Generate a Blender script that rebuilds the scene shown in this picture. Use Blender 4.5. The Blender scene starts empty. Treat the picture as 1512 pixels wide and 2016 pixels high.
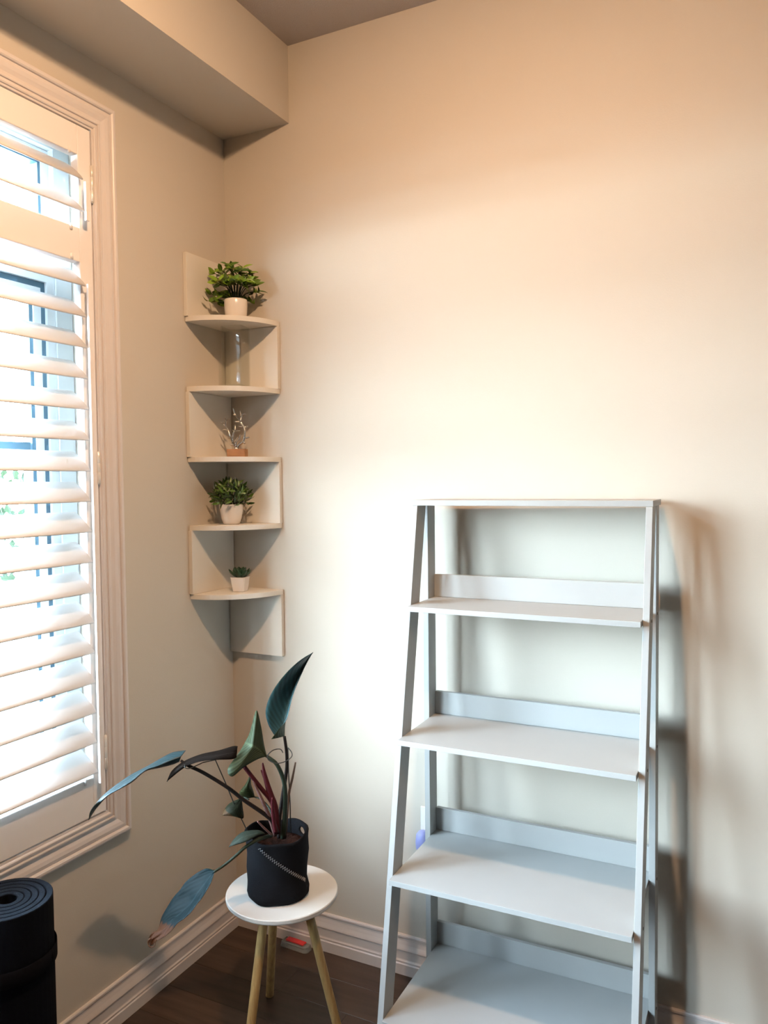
import bpy, bmesh, math, random
from mathutils import Vector, Matrix, Euler
random.seed(7)
SC = bpy.context.scene
COL = SC.collection
R_ = math.radians

# ------------------------------------------------------------ camera
CAM_P = Vector((1.73374, -2.25154, 1.59890))
F_PX = 1541.84
_yaw, _pit, _rol = 0.46211, -0.03940, -0.0104
FW = Vector((-math.sin(_yaw)*math.cos(_pit), math.cos(_yaw)*math.cos(_pit), math.sin(_pit)))
_r0 = Vector((math.cos(_yaw), math.sin(_yaw), 0)); _u0 = _r0.cross(FW)
RT = _r0*math.cos(_rol) + _u0*math.sin(_rol)
UP = _u0*math.cos(_rol) - _r0*math.sin(_rol)
cd = bpy.data.cameras.new('camera'); cam = bpy.data.objects.new('camera', cd); COL.objects.link(cam)
cd.sensor_fit = 'HORIZONTAL'; cd.sensor_width = 36.0; cd.lens = 36.0*F_PX/1512.0
cd.clip_start = 0.02; cd.clip_end = 200
_m = Matrix((RT, UP, -FW)).transposed().to_4x4(); _m.translation = CAM_P
cam.matrix_world = _m
SC.camera = cam

# ------------------------------------------------------------ world, light, exposure
w = bpy.data.worlds.new('sky'); SC.world = w; w.use_nodes = True
bg = w.node_tree.nodes['Background']
bg.inputs[1].default_value = 138.0
_nt = w.node_tree; _tc = _nt.nodes.new('ShaderNodeTexCoord'); _sx = _nt.nodes.new('ShaderNodeSeparateXYZ'); _cr = _nt.nodes.new('ShaderNodeValToRGB')
_nt.links.new(_tc.outputs['Generated'], _sx.inputs[0]); _nt.links.new(_sx.outputs[2], _cr.inputs[0]); _nt.links.new(_cr.outputs[0], bg.inputs[0])
_cr.color_ramp.elements[0].position = 0.0; _cr.color_ramp.elements[0].color = (0.78, 0.93, 1.0, 1)      # hazy bright horizon
_cr.color_ramp.elements[1].position = 0.62; _cr.color_ramp.elements[1].color = (0.19, 0.26, 0.33, 1)     # deeper zenith
SC.view_settings.view_transform = 'Standard'; SC.view_settings.look = 'None'
SC.view_settings.exposure = 0.0; SC.view_settings.gamma = 1.0; SC.view_settings.use_curve_mapping = False
LAMP_POWER = 41.0; LAMP_DOWN = 30.0; LAMP_COL = (1.0, 0.63, 0.36); LAMP_POS = (1.15, -1.30, 3.034)
pl = bpy.data.lights.new('window_daylight', 'AREA'); pl.shape = 'RECTANGLE'; pl.size = 2.0; pl.size_y = 2.3
pl.cycles.is_portal = True
po = bpy.data.objects.new('window_daylight', pl); COL.objects.link(po)
po.location = (-0.17, -1.72, 1.62); po.rotation_euler = (0, R_(-90), 0)

# ------------------------------------------------------------ helpers
def at(px, py, d):
    """point seen at pixel (px,py) of the 1512x2016 frame, d metres along the view axis"""
    return CAM_P + (FW + RT*((px-756)/F_PX) - UP*((py-1008)/F_PX))*d
def on(px, py, ax, v):
    r = FW + RT*((px-756)/F_PX) - UP*((py-1008)/F_PX)
    return CAM_P + r*((v-CAM_P[ax])/r[ax])

def mat(name, col, rough=0.5, metal=0.0, spec=0.5, var=0.0, vscale=8.0, bump=0.0, bscale=60.0, coat=0.0, sss=0.0):
    m = bpy.data.materials.new(name); m.use_nodes = True
    nt = m.node_tree; b = nt.nodes['Principled BSDF']
    b.inputs['Base Color'].default_value = (*col, 1); b.inputs['Roughness'].default_value = rough
    b.inputs['Metallic'].default_value = metal; b.inputs['Specular IOR Level'].default_value = spec
    if coat: b.inputs['Coat Weight'].default_value = coat
    tc = nt.nodes.new('ShaderNodeTexCoord')
    if var:
        n = nt.nodes.new('ShaderNodeTexNoise'); n.inputs['Scale'].default_value = vscale; n.inputs['Detail'].default_value = 4
        nt.links.new(tc.outputs['Object'], n.inputs['Vector'])
        mx = nt.nodes.new('ShaderNodeMix'); mx.data_type = 'RGBA'
        nt.links.new(n.outputs['Fac'], mx.inputs[0])
        mx.inputs[6].default_value = (*[c*(1-var) for c in col], 1)
        mx.inputs[7].default_value = (*[min(1, c*(1+var)) for c in col], 1)
        nt.links.new(mx.outputs[2], b.inputs['Base Color'])
    if bump:
        n2 = nt.nodes.new('ShaderNodeTexNoise'); n2.inputs['Scale'].default_value = bscale; n2.inputs['Detail'].default_value = 3
        nt.links.new(tc.outputs['Object'], n2.inputs['Vector'])
        bp = nt.nodes.new('ShaderNodeBump'); bp.inputs['Strength'].default_value = bump; bp.inputs['Distance'].default_value = 0.004
        nt.links.new(n2.outputs['Fac'], bp.inputs['Height']); nt.links.new(bp.outputs[0], b.inputs['Normal'])
    return m

def wood(name, c1, c2, scale, rough=0.45, axis=(1, 12, 12)):
    m = bpy.data.materials.new(name); m.use_nodes = True
    nt = m.node_tree; b = nt.nodes['Principled BSDF']; b.inputs['Roughness'].default_value = rough
    tc = nt.nodes.new('ShaderNodeTexCoord'); mp = nt.nodes.new('ShaderNodeMapping'); mp.inputs['Scale'].default_value = axis
    oi = nt.nodes.new('ShaderNodeObjectInfo')
    nt.links.new(tc.outputs['Object'], mp.inputs['Vector'])
    ad = nt.nodes.new('ShaderNodeVectorMath'); ad.operation = 'ADD'
    ml = nt.nodes.new('ShaderNodeMath'); ml.operation = 'MULTIPLY'; ml.inputs[1].default_value = 40
    nt.links.new(oi.outputs['Random'], ml.inputs[0]); nt.links.new(mp.outputs[0], ad.inputs[0]); nt.links.new(ml.outputs[0], ad.inputs[1])
    n = nt.nodes.new('ShaderNodeTexNoise'); n.inputs['Scale'].default_value = scale; n.inputs['Detail'].default_value = 6
    nt.links.new(ad.outputs[0], n.inputs['Vector'])
    rp = nt.nodes.new('ShaderNodeValToRGB'); rp.color_ramp.elements[0].position = .3; rp.color_ramp.elements[1].position = .7
    rp.color_ramp.elements[0].color = (*c1, 1); rp.color_ramp.elements[1].color = (*c2, 1)
    nt.links.new(n.outputs['Fac'], rp.inputs[0])
    hs = nt.nodes.new('ShaderNodeHueSaturation')
    mr = nt.nodes.new('ShaderNodeMapRange'); mr.inputs[3].default_value = .75; mr.inputs[4].default_value = 1.25
    nt.links.new(oi.outputs['Random'], mr.inputs[0]); nt.links.new(mr.outputs[0], hs.inputs['Value'])
    nt.links.new(rp.outputs[0], hs.inputs['Color']); nt.links.new(hs.outputs[0], b.inputs['Base Color'])
    bp = nt.nodes.new('ShaderNodeBump'); bp.inputs['Strength'].default_value = .15; bp.inputs['Distance'].default_value = .002
    nt.links.new(n.outputs['Fac'], bp.inputs['Height']); nt.links.new(bp.outputs[0], b.inputs['Normal'])
    return m

def build(name, bm, m, parent=None, smooth=False, bevel=0.0, mats=None, seg=2):
    bmesh.ops.recalc_face_normals(bm, faces=bm.faces[:]) if not mats else None
    me = bpy.data.meshes.new(name); bm.to_mesh(me); bm.free()
    o = bpy.data.objects.new(name, me); COL.objects.link(o)
    for mm in (mats or [m]): me.materials.append(mm)
    if smooth:
        for p in me.polygons: p.use_smooth = True
    if bevel:
        b = o.modifiers.new('bevel', 'BEVEL'); b.width = bevel; b.segments = seg; b.limit_method = 'ANGLE'; b.angle_limit = R_(40)
    if parent: o.parent = parent
    return o
def thing(name, label, cat, loc=(0, 0, 0), rz=0, group=None):
    o = bpy.data.objects.new(name, None); COL.objects.link(o); o.empty_display_size = .05
    o.location = loc; o.rotation_euler = (0, 0, rz); o['label'] = label; o['category'] = cat
    if group: o['group'] = group
    return o
def struct(o, label=None):
    o['kind'] = 'structure'
    if label: o['label'] = label
    return o
def box(bm, x0, x1, y0, y1, z0, z1):
    v = [bm.verts.new(p) for p in ((x0,y0,z0),(x1,y0,z0),(x1,y1,z0),(x0,y1,z0),(x0,y0,z1),(x1,y0,z1),(x1,y1,z1),(x0,y1,z1))]
    for f in ((0,3,2,1),(4,5,6,7),(0,1,5,4),(1,2,6,5),(2,3,7,6),(3,0,4,7)): bm.faces.new([v[i] for i in f])
    return v
def bx(*a):
    bm = bmesh.new(); box(bm, *a); return bm
def lathe(bm, prof, n=48, c=(0, 0, 0), fn=None):
    rings = []
    for r, z in prof:
        if r < 1e-6: rings.append([bm.verts.new((c[0], c[1], c[2]+z))]); continue
        ring = []
        for i in range(n):
            a = 2*math.pi*i/n; rr, zz = (r, z) if not fn else fn(r, z, a)
            ring.append(bm.verts.new((c[0]+rr*math.cos(a), c[1]+rr*math.sin(a), c[2]+zz)))
        rings.append(ring)
    for a, b in zip(rings, rings[1:]):
        for i in range(n):
            j = (i+1) % n
            if len(a) == 1 and len(b) == 1: continue
            if len(a) == 1: bm.faces.new((a[0], b[j], b[i]))
            elif len(b) == 1: bm.faces.new((a[i], a[j], b[0]))
            else: bm.faces.new((a[i], a[j], b[j], b[i]))
    return rings
def tube(bm, pts, rad, n=8, close=False, smooth=0):
    pts = [Vector(p) for p in pts]
    if smooth: pts, rad = spline(pts, rad, smooth)
    if not isinstance(rad, (list, tuple)): rad = [rad]*len(pts)
    N = len(pts); prev = None; rings = []
    for i, p in enumerate(pts):
        if close: t = pts[(i+1) % N]-pts[(i-1) % N]
        else: t = pts[min(i+1, N-1)]-pts[max(i-1, 0)]
        t.normalize()
        if prev is None:
            a = t.cross(Vector((0, 0, 1)))
            if a.length < .1: a = t.cross(Vector((1, 0, 0)))
        else: a = prev - t*prev.dot(t)
        a.normalize(); prev = a; b = t.cross(a)
        rings.append([bm.verts.new(p+(a*math.cos(2*math.pi*k/n)+b*math.sin(2*math.pi*k/n))*rad[i]) for k in range(n)])
    M = N if close else N-1
    for i in range(M):
        A, Bq = rings[i], rings[(i+1) % N]
        for k in range(n): bm.faces.new((A[k], A[(k+1) % n], Bq[(k+1) % n], Bq[k]))
    if not close:
        bm.faces.new(rings[0][::-1]); bm.faces.new(rings[-1])
def spline(pts, rad, k):
    if not isinstance(rad, (list, tuple)): rad = [rad]*len(pts)
    out, ro = [], []
    n = len(pts)
    for i in range(n-1):
        p0, p1, p2, p3 = pts[max(i-1, 0)], pts[i], pts[i+1], pts[min(i+2, n-1)]
        for s in range(k):
            t = s/k
            out.append(.5*((2*p1)+(p2-p0)*t+(2*p0-5*p1+4*p2-p3)*t*t+(3*p1-p0-3*p2+p3)*t**3)); ro.append(rad[i]*(1-t)+rad[i+1]*t)
    out.append(pts[-1]); ro.append(rad[-1])
    return out, ro
def prism(bm, poly, a, b, fn):
    """polygon (u,v) swept from a to b; fn(u,v,t)->xyz"""
    A = [bm.verts.new(fn(u, v, a)) for u, v in poly]; Bq = [bm.verts.new(fn(u, v, b)) for u, v in poly]
    n = len(poly)
    for i in range(n): bm.faces.new((A[i], A[(i+1) % n], Bq[(i+1) % n], Bq[i]))
    bm.faces.new(A[::-1]); bm.faces.new(Bq)

# ------------------------------------------------------------ materials
M_wall = mat('wall_paint', (.565, .515, .445), .75, spec=.25, bump=.06, bscale=220)
M_ceil = mat('ceiling_stipple', (.52, .47, .44), .9, spec=.1, bump=.7, bscale=260)
M_trim = mat('trim_paint', (.66, .61, .59), .35, spec=.45)
M_shut = mat('shutter_paint', (.82, .785, .765), .35, spec=.45)
M_floor = wood('dark_floor_wood', (.030, .017, .011), (.060, .036, .024), 3.0, .38, (1.5, 14, 14))
M_gap = mat('floor_gap', (.012, .008, .006), .8)
M_corner = mat('white_laminate', (.72, .68, .61), .4, spec=.4)
M_ladder = mat('grey_laminate', (.37, .375, .37), .42, spec=.4, var=.03, vscale=14)
M_oak = wood('oak_leg', (.33, .20, .075), (.50, .33, .13), 9.0, .45, (14, 14, 1.2))
M_seat = mat('white_seat', (.57, .54, .50), .45, var=.02)
M_felt = mat('charcoal_fabric', (.0085, .0088, .0105), .95, spec=.06, var=.25, vscale=16, bump=.35, bscale=400)
M_stitch = mat('grey_thread', (.30, .30, .31), .8)
M_soil = mat('soil', (.024, .011, .008), .95, spec=.04, var=.5, vscale=60, bump=1.0, bscale=120)
M_mat = mat('black_foam', (.003, .004, .0068), .8, spec=.07, bump=.25, bscale=500)
M_matend = mat('foam_cut_end', (.006, .0088, .0135), .95, spec=.1, var=.35, vscale=120, bump=.5, bscale=350)
M_strap = mat('black_strap', (.003, .003, .005), .9, spec=.1)
M_ceramic = mat('white_ceramic', (.76, .70, .635), .22, spec=.5)
M_silver = mat('silver_cast', (.52, .50, .47), .2, metal=1.0, bump=.2, bscale=90)
M_block = wood('mango_wood', (.26, .12, .045), (.42, .21, .085), 10, .5, (2, 16, 16))
M_wire = mat('dark_wire', (.02, .022, .02), .45)
M_stem = mat('dark_green_stem', (.016, .024, .015), .55, spec=.2, var=.2, vscale=30)
M_stemk = mat('brown_black_stem', (.012, .008, .007), .55, spec=.15, var=.2, vscale=30)
M_red = mat('red_sheath', (.055, .008, .011), .6, spec=.12, var=.25, vscale=40)
M_pink = mat('pinkish_sheath', (.12, .062, .055), .6, spec=.15, var=.25, vscale=40)
M_brownst = mat('dry_brown_stem', (.07, .035, .018), .6, var=.3, vscale=40)
M_hinge = mat('hinge_metal', (.72, .67, .60), .35, metal=.3)
M_dark = mat('dark_screw', (.03, .025, .02), .6)
M_gasket = mat('shade_blue_gasket', (.05, .11, .16), .5)  # gaskets and frame bars; blue-grey of shaded white frames put into the colour
M_pvc = mat('white_window_frame', (.75, .80, .82), .4)
M_plate = mat('white_wall_plate', (.75, .74, .74), .4)
M_plug = mat('periwinkle_plastic', (.30, .32, .62), .4)
M_redpl = mat('red_plastic', (.55, .03, .03), .35)
M_ground = mat('sunlit_paving', (.42, .43, .41), .9, var=.1)  # sunlit brightness put into the ground colour, bouncing light onto the louvers

def leafmat(name, c, c2=None, rough=.4, tip=None, stripe=.35, spec=.5):
    m = bpy.data.materials.new(name); m.use_nodes = True
    nt = m.node_tree; b = nt.nodes['Principled BSDF']; b.inputs['Roughness'].default_value = rough
    b.inputs['Specular IOR Level'].default_value = spec
    uv = nt.nodes.new('ShaderNodeUVMap'); sx = nt.nodes.new('ShaderNodeSeparateXYZ'); nt.links.new(uv.outputs[0], sx.inputs[0])
    ab = nt.nodes.new('ShaderNodeMath'); ab.operation = 'ABSOLUTE'; nt.links.new(sx.outputs[0], ab.inputs[0])
    ma = nt.nodes.new('ShaderNodeMath'); ma.operation = 'MULTIPLY_ADD'; ma.inputs[1].default_value = -.35
    nt.links.new(ab.outputs[0], ma.inputs[0]); nt.links.new(sx.outputs[1], ma.inputs[2])
    sn = nt.nodes.new('ShaderNodeMath'); sn.operation = 'MULTIPLY'; sn.inputs[1].default_value = 75; nt.links.new(ma.outputs[0], sn.inputs[0])
    si = nt.nodes.new('ShaderNodeMath'); si.operation = 'SINE'; nt.links.new(sn.outputs[0], si.inputs[0])
    mr = nt.nodes.new('ShaderNodeMapRange'); mr.inputs[1].default_value = -1; nt.links.new(si.outputs[0], mr.inputs[0])
    mx = nt.nodes.new('ShaderNodeMix'); mx.data_type = 'RGBA'; nt.links.new(mr.outputs[0], mx.inputs[0])
    mx.inputs[6].default_value = (*[x*(1-stripe) for x in c], 1); mx.inputs[7].default_value = (*(c2 or [x*(1+stripe) for x in c]), 1)
    out = mx.outputs[2]
    # pale midrib
    mr2 = nt.nodes.new('ShaderNodeMapRange'); mr2.inputs[1].default_value = .02; mr2.inputs[2].default_value = .07
    mr2.inputs[3].default_value = .55; mr2.inputs[4].default_value = 0; nt.links.new(ab.outputs[0], mr2.inputs[0])
    m2 = nt.nodes.new('ShaderNodeMix'); m2.data_type = 'RGBA'; nt.links.new(mr2.outputs[0], m2.inputs[0]); nt.links.new(out, m2.inputs[6])
    m2.inputs[7].default_value = (*[min(1, x*2.2+.01) for x in c], 1); out = m2.outputs[2]
    if tip:
        n = nt.nodes.new('ShaderNodeTexNoise'); n.inputs['Scale'].default_value = 5; nt.links.new(uv.outputs[0], n.inputs[0])
        m3 = nt.nodes.new('ShaderNodeMath'); m3.operation = 'MULTIPLY_ADD'; m3.inputs[1].default_value = .12
        nt.links.new(n.outputs['Fac'], m3.inputs[0]); nt.links.new(sx.outputs[1], m3.inputs[2])
        rp = nt.nodes.new('ShaderNodeValToRGB'); e = rp.color_ramp.elements
        e[0].position = .74; e[0].color = (0, 0, 0, 1); e[1].position = .755; e[1].color = (1, 1, 1, 1)
        nt.links.new(m3.outputs[0], rp.inputs[0])
        m4 = nt.nodes.new('ShaderNodeMix'); m4.data_type = 'RGBA'; nt.links.new(rp.outputs[0], m4.inputs[0]); nt.links.new(out, m4.inputs[6])
        m4.inputs[7].default_value = (*tip, 1); out = m4.outputs[2]
    nt.links.new(out, b.inputs['Base Color'])
    bp = nt.nodes.new('ShaderNodeBump'); bp.inputs['Strength'].default_value = .18; bp.inputs['Distance'].default_value = .002
    nt.links.new(mr.outputs[0], bp.inputs['Height']); nt.links.new(bp.outputs[0], b.inputs['Normal'])
    return m
M_lf_top = leafmat('leaf_dark_teal', (.018, .054, .060), rough=.38, spec=.5, stripe=.22)
M_lf_und = leafmat('leaf_underside', (.028, .040, .021), rough=.6, stripe=.4, spec=.15)
M_lf_dkund = leafmat('leaf_dark_underside', (.010, .013, .010), rough=.6, spec=.2)
M_lf_brn = leafmat('leaf_brownish', (.006, .004, .003), rough=.7, stripe=.2, spec=.04)
M_lf_tip = leafmat('leaf_with_dead_tip', (.0055, .0155, .019), rough=.6, tip=(.075, .030, .014), spec=.14, stripe=.12)
M_lf_ol = leafmat('leaf_olive', (.020, .023, .007), rough=.65, spec=.1)
M_lf_dry = leafmat('leaf_drying', (.010, .012, .004), rough=.65, spec=.15, tip=(.06, .03, .012))
M_lf_long = leafmat('leaf_glossy_blue_green', (.010, .028, .034), rough=.40, spec=.4, stripe=.1)
M_lf_up = leafmat('leaf_reflection_teal', (.024, .064, .070), rough=.42, spec=.4, stripe=.25)  # window's bluish reflection on the upright leaf put into its base colour
M_lf_lo = leafmat('leaf_grey_green', (.017, .025, .019), rough=.6, spec=.12)
def smallleaf(name, c, c2):
    m = bpy.data.materials.new(name); m.use_nodes = True
    nt = m.node_tree; b = nt.nodes['Principled BSDF']; b.inputs['Roughness'].default_value = .38
    oi = nt.nodes.new('ShaderNodeObjectInfo'); rp = nt.nodes.new('ShaderNodeValToRGB')
    rp.color_ramp.elements[0].color = (*c, 1); rp.color_ramp.elements[1].color = (*c2, 1)
    nt.links.new(oi.outputs['Random'], rp.inputs[0]); nt.links.new(rp.outputs[0], b.inputs['Base Color'])
    return m
M_sl1 = smallleaf('bright_leaf', (.04, .10, .012), (.24, .38, .03))
M_sl1o = smallleaf('olive_leaf', (.05, .045, .012), (.10, .11, .015))
M_sl2 = smallleaf('boxwood_leaf', (.006, .020, .005), (.10, .18, .022))
M_succ = mat('succulent_leaf', (.014, .050, .020), .45, var=.3, vscale=40)

def glassmat(name, tint=(1, 1, 1), gl=.12):
    m = bpy.data.materials.new(name); m.use_nodes = True; nt = m.node_tree; nt.nodes.clear()
    o = nt.nodes.new('ShaderNodeOutputMaterial'); t = nt.nodes.new('ShaderNodeBsdfTransparent'); t.inputs[0].default_value = (*tint, 1)
    g = nt.nodes.new('ShaderNodeBsdfGlossy'); g.inputs['Roughness'].default_value = .03
    f = nt.nodes.new('ShaderNodeValue'); f.outputs[0].default_value = .05
    mx = nt.nodes.new('ShaderNodeMixShader'); nt.links.new(f.outputs[0], mx.inputs[0]); nt.links.new(t.outputs[0], mx.inputs[1]); nt.links.new(g.outputs[0], mx.inputs[2])
    nt.links.new(mx.outputs[0], o.inputs[0]); return m
M_pane = glassmat('window_glass', (.97, .99, 1))
def clearmat(name):
    m = bpy.data.materials.new(name); m.use_nodes = True; nt = m.node_tree; nt.nodes.clear()
    o = nt.nodes.new('ShaderNodeOutputMaterial'); t = nt.nodes.new('ShaderNodeBsdfTransparent'); t.inputs[0].default_value = (.975, .985, .975, 1)
    g = nt.nodes.new('ShaderNodeBsdfGlossy'); g.inputs['Roughness'].default_value = .02
    lw = nt.nodes.new('ShaderNodeLayerWeight'); lw.inputs[0].default_value = .5
    pw_ = nt.nodes.new('ShaderNodeMath'); pw_.operation = 'POWER'; pw_.inputs[1].default_value = 3.5; nt.links.new(lw.outputs['Facing'], pw_.inputs[0])
    ma = nt.nodes.new('ShaderNodeMath'); ma.operation = 'MULTIPLY_ADD'; ma.inputs[1].default_value = .75; ma.inputs[2].default_value = .035; nt.links.new(pw_.outputs[0], ma.inputs[0])
    mx = nt.nodes.new('ShaderNodeMixShader'); nt.links.new(ma.outputs[0], mx.inputs[0]); nt.links.new(t.outputs[0], mx.inputs[1]); nt.links.new(g.outputs[0], mx.inputs[2])
    nt.links.new(mx.outputs[0], o.inputs[0]); return m
M_clear = clearmat('clear_glass')
M_blister = bpy.data.materials.new('clear_plastic'); M_blister.use_nodes = True
_b = M_blister.node_tree.nodes['Principled BSDF']; _b.inputs['Transmission Weight'].default_value = .7; _b.inputs['Roughness'].default_value = .15
_b.inputs['Base Color'].default_value = (.62, .66, .66, 1)

# ------------------------------------------------------------ room shell
H = 3.05; XR = 7.5; YN = -9.5; T = .15
WY0, WY1, WZ0, WZ1 = -.612, -2.83, .652, 2.590          # window opening
bm = bmesh.new()
box(bm, -T, 0, YN, WY1, 0, H); box(bm, -T, 0, WY0, 0, 0, H); box(bm, -T, 0, WY1, WY0, 0, WZ0); box(bm, -T, 0, WY1, WY0, WZ1, H)
struct(build('wall_left', bm, M_wall))
struct(build('wall_back', bx(-T, XR+T, 0, T, 0, H), M_wall))
M_wall2 = mat('unseen_wall_dark', (.27, .235, .20), .75, spec=.25, bump=.06, bscale=220)  # unseen walls, darkened and set far off to cut bounced light
struct(build('wall_right', bx(XR, XR+T, YN, 0, 0, H), M_wall2))
struct(build('wall_front', bx(-T, XR+T, YN-T, YN, 0, H), M_wall2))
struct(build('ceiling', bx(-T, XR+T, YN-T, T, H, H+.1), M_ceil))
struct(build('trim_1', bx(.0, .272, YN, 0, 2.797, H), M_wall), 'painted bulkhead box along the ceiling above the window')
# floor: boards as parts
fl = struct(build('floor', bx(-T, XR+T, YN-T, T, -.06, -.012), M_gap))
meshes = {}
def plank_mesh(L, W):
    k = (round(L, 3), round(W, 3))
    if k not in meshes:
        b = bmesh.new(); c = .0005
        box(b, 0, L, 0, W, -.011, -c)
        top = [b.verts.new(p) for p in ((c, c, 0), (L-c, c, 0), (L-c, W-c, 0), (c, W-c, 0))]
        b.verts.ensure_lookup_table(); lo = [b.verts[i] for i in (4, 5, 6, 7)]
        b.faces.new(top)
        for i in range(4): b.faces.new((lo[i], lo[(i+1) % 4], top[(i+1) % 4], top[i]))
        me = bpy.data.meshes.new('plank'); b.to_mesh(me); b.free(); me.materials.append(M_floor); meshes[k] = me
    return meshes[k]
PW = .127; y = -.001; r = 0
while y > YN:
    x = [-.02, -.55, -.9, -.3][r % 4]; Ls = [1.2, .9, 1.5, 1.2]
    k = r
    while x < XR:
        L = Ls[k % 4]; k += 1
        x0, x1 = max(x, 0), min(x+L, XR)
        if x1-x0 > .02:
            o = bpy.data.objects.new('plank', plank_mesh(x1-x0-.001, PW-.001)); COL.objects.link(o); o.parent = fl
            o.location = (x0, y-PW, 0)
        x += L
    y -= PW; r += 1
# baseboards, mitred in the corner
BP = [(0, .1286), (.0065, .1286), (.0085, .125), (.0085, .1195), (.006, .117), (.0065, .109), (.009, .097), (.0125, .086), (.0135, .0815), (.0135, .079),
      (.0110, .077), (.0110, .050), (.0120, .047), (.0138, .0445), (.0138, .0405), (.0125, .038), (.0155, .0345), (.0155, .0), (0, 0)]
def baseboard(name, f0, f1):
    bm = bmesh.new(); A = [bm.verts.new(f0(d, z)) for d, z in BP]; Bq = [bm.verts.new(f1(d, z)) for d, z in BP]
    for i in range(len(BP)): bm.faces.new((A[i], A[(i+1) % len(BP)], Bq[(i+1) % len(BP)], Bq[i]))
    bm.faces.new(A); bm.faces.new(Bq[::-1])
    struct(build(name, bm, M_trim))
baseboard('baseboard_left', lambda d, z: (d, -d, z), lambda d, z: (d, YN+d, z))
baseboard('baseboard_back', lambda d, z: (d, -d, z), lambda d, z: (XR-d, -d, z))
baseboard('baseboard_right', lambda d, z: (XR-d, -d, z), lambda d, z: (XR-d, YN+d, z))
baseboard('baseboard_front', lambda d, z: (d, YN+d, z), lambda d, z: (XR-d, YN+d, z))

# ------------------------------------------------------------ window
win = bpy.data.objects.new('window_1', None); COL.objects.link(win); win.location = (0, (WY0+WY1)/2, WZ0)
struct(win, 'white cased window with shutters in the left wall')
def wpart(name, bm, m, **k):
    o = build(name, bm, m, **k); o.parent = win; o.matrix_parent_inverse = win.matrix_world.inverted(); o.location = -Vector(win.location)*0
    o.matrix_parent_inverse = Matrix.Translation(-Vector(win.location)); return o
CP = [(0, .0005), (0, .015), (.002, .019), (.006, .0205), (.012, .0205), (.0155, .018), (.017, .0135), (.020, .0150), (.028, .0165), (.038, .0145), (.048, .0105), (.055, .0095), (.0575, .011),
      (.059, .0165), (.063, .0175), (.0655, .0165), (.0665, .0125), (.070, .0125), (.072, .016), (.077, .017), (.080, .0155), (.0815, .012), (.087, .012), (.087, -.030), (.0868, -.030), (.0868, .0005)]
oy0, oy1, oz0, oz1 = -.525, WY1-.087, .565, 2.677
def ring_pt(side, w, h, e):
    a, b, c, d = oy0-w, oy1+w, oz0+w, oz1-w
    P = {'r': ((h, a, c), (h, a, d)), 'l': ((h, b, c), (h, b, d)), 'b': ((h, a, c), (h, b, c)), 't': ((h, a, d), (h, b, d))}[side]
    return P[e]
for sd in 'rltb':
    bm = bmesh.new(); A = [bm.verts.new(ring_pt(sd, w_, h_, 0)) for w_, h_ in CP]; Bq = [bm.verts.new(ring_pt(sd, w_, h_, 1)) for w_, h_ in CP]
    for i in range(len(CP)): bm.faces.new((A[i], A[(i+1) % len(CP)], Bq[(i+1) % len(CP)], Bq[i]))
    bm.faces.new(A); bm.faces.new(Bq[::-1])
    wpart('casing', bm, M_trim)
# window unit behind the shutters: white frame, sashes, gaskets and bars coloured as in shade, glass
XF = -.105
def frame(name, y0, y1, z0, z1, wd, x0, x1, m):
    bm = bmesh.new()
    box(bm, x0, x1, y0-wd, y0, z0, z1); box(bm, x0, x1, y1, y1+wd, z0, z1); box(bm, x0, x1, y1+wd, y0-wd, z0, z0+wd); box(bm, x0, x1, y1+wd, y0-wd, z1-wd, z1)
    return wpart(name, bm, m)
yy0, yy1 = WY0-.003, WY1+.003
frame('outer_frame', yy0, yy1, WZ0+.003, WZ1-.003, .055, -.145, -.075, M_pvc)
bm = bmesh.new(); box(bm, -.145, -.075, yy1+.055, yy0-.055, 2.185, 2.235); wpart('transom_bar', bm, M_pvc)
NB = 3; span = (yy0-.055)-(yy1+.055); bw = span/NB
for i in range(NB):
    a0 = yy0-.055-i*bw; a = a0+.006; b = a0-bw-.006 if 0 else a0-bw+.012
    frame('fixed_sash', a, b, 2.238, 2.530, .031, -.135, -.095, M_pvc)
    frame('gasket_shade_bar', a-.030, b+.030, 2.268, 2.500, .010, -.128, -.098, M_gasket)
    wpart('pane', bx(-.116, -.112, b+.036, a-.036, 2.274, 2.494), M_pane)
    a = a0-.028; b = a0-bw+.028
    frame('casement_frame', a0-.001, a0-bw+.001, WZ0+.056, 2.187, .027, -.14, -.08, M_pvc)
    frame('gasket_shade_bar', a, b, WZ0+.084, 2.159, .017, -.13, -.089, M_gasket)
    frame('casement_sash', a-.017, b+.017, WZ0+.101, 2.142, .024, -.135, -.085, M_pvc)
    frame('gasket_shade_bar', a-.041, b+.041, WZ0+.125, 2.118, .012, -.128, -.09, M_gasket)
    wpart('meeting_rail', bx(-.127, -.091, b+.058, a-.058, 1.692, 1.715), M_gasket)
    wpart('pane', bx(-.116, -.112, b+.055, a-.055, WZ0+.128, 2.115), M_pane)
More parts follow.
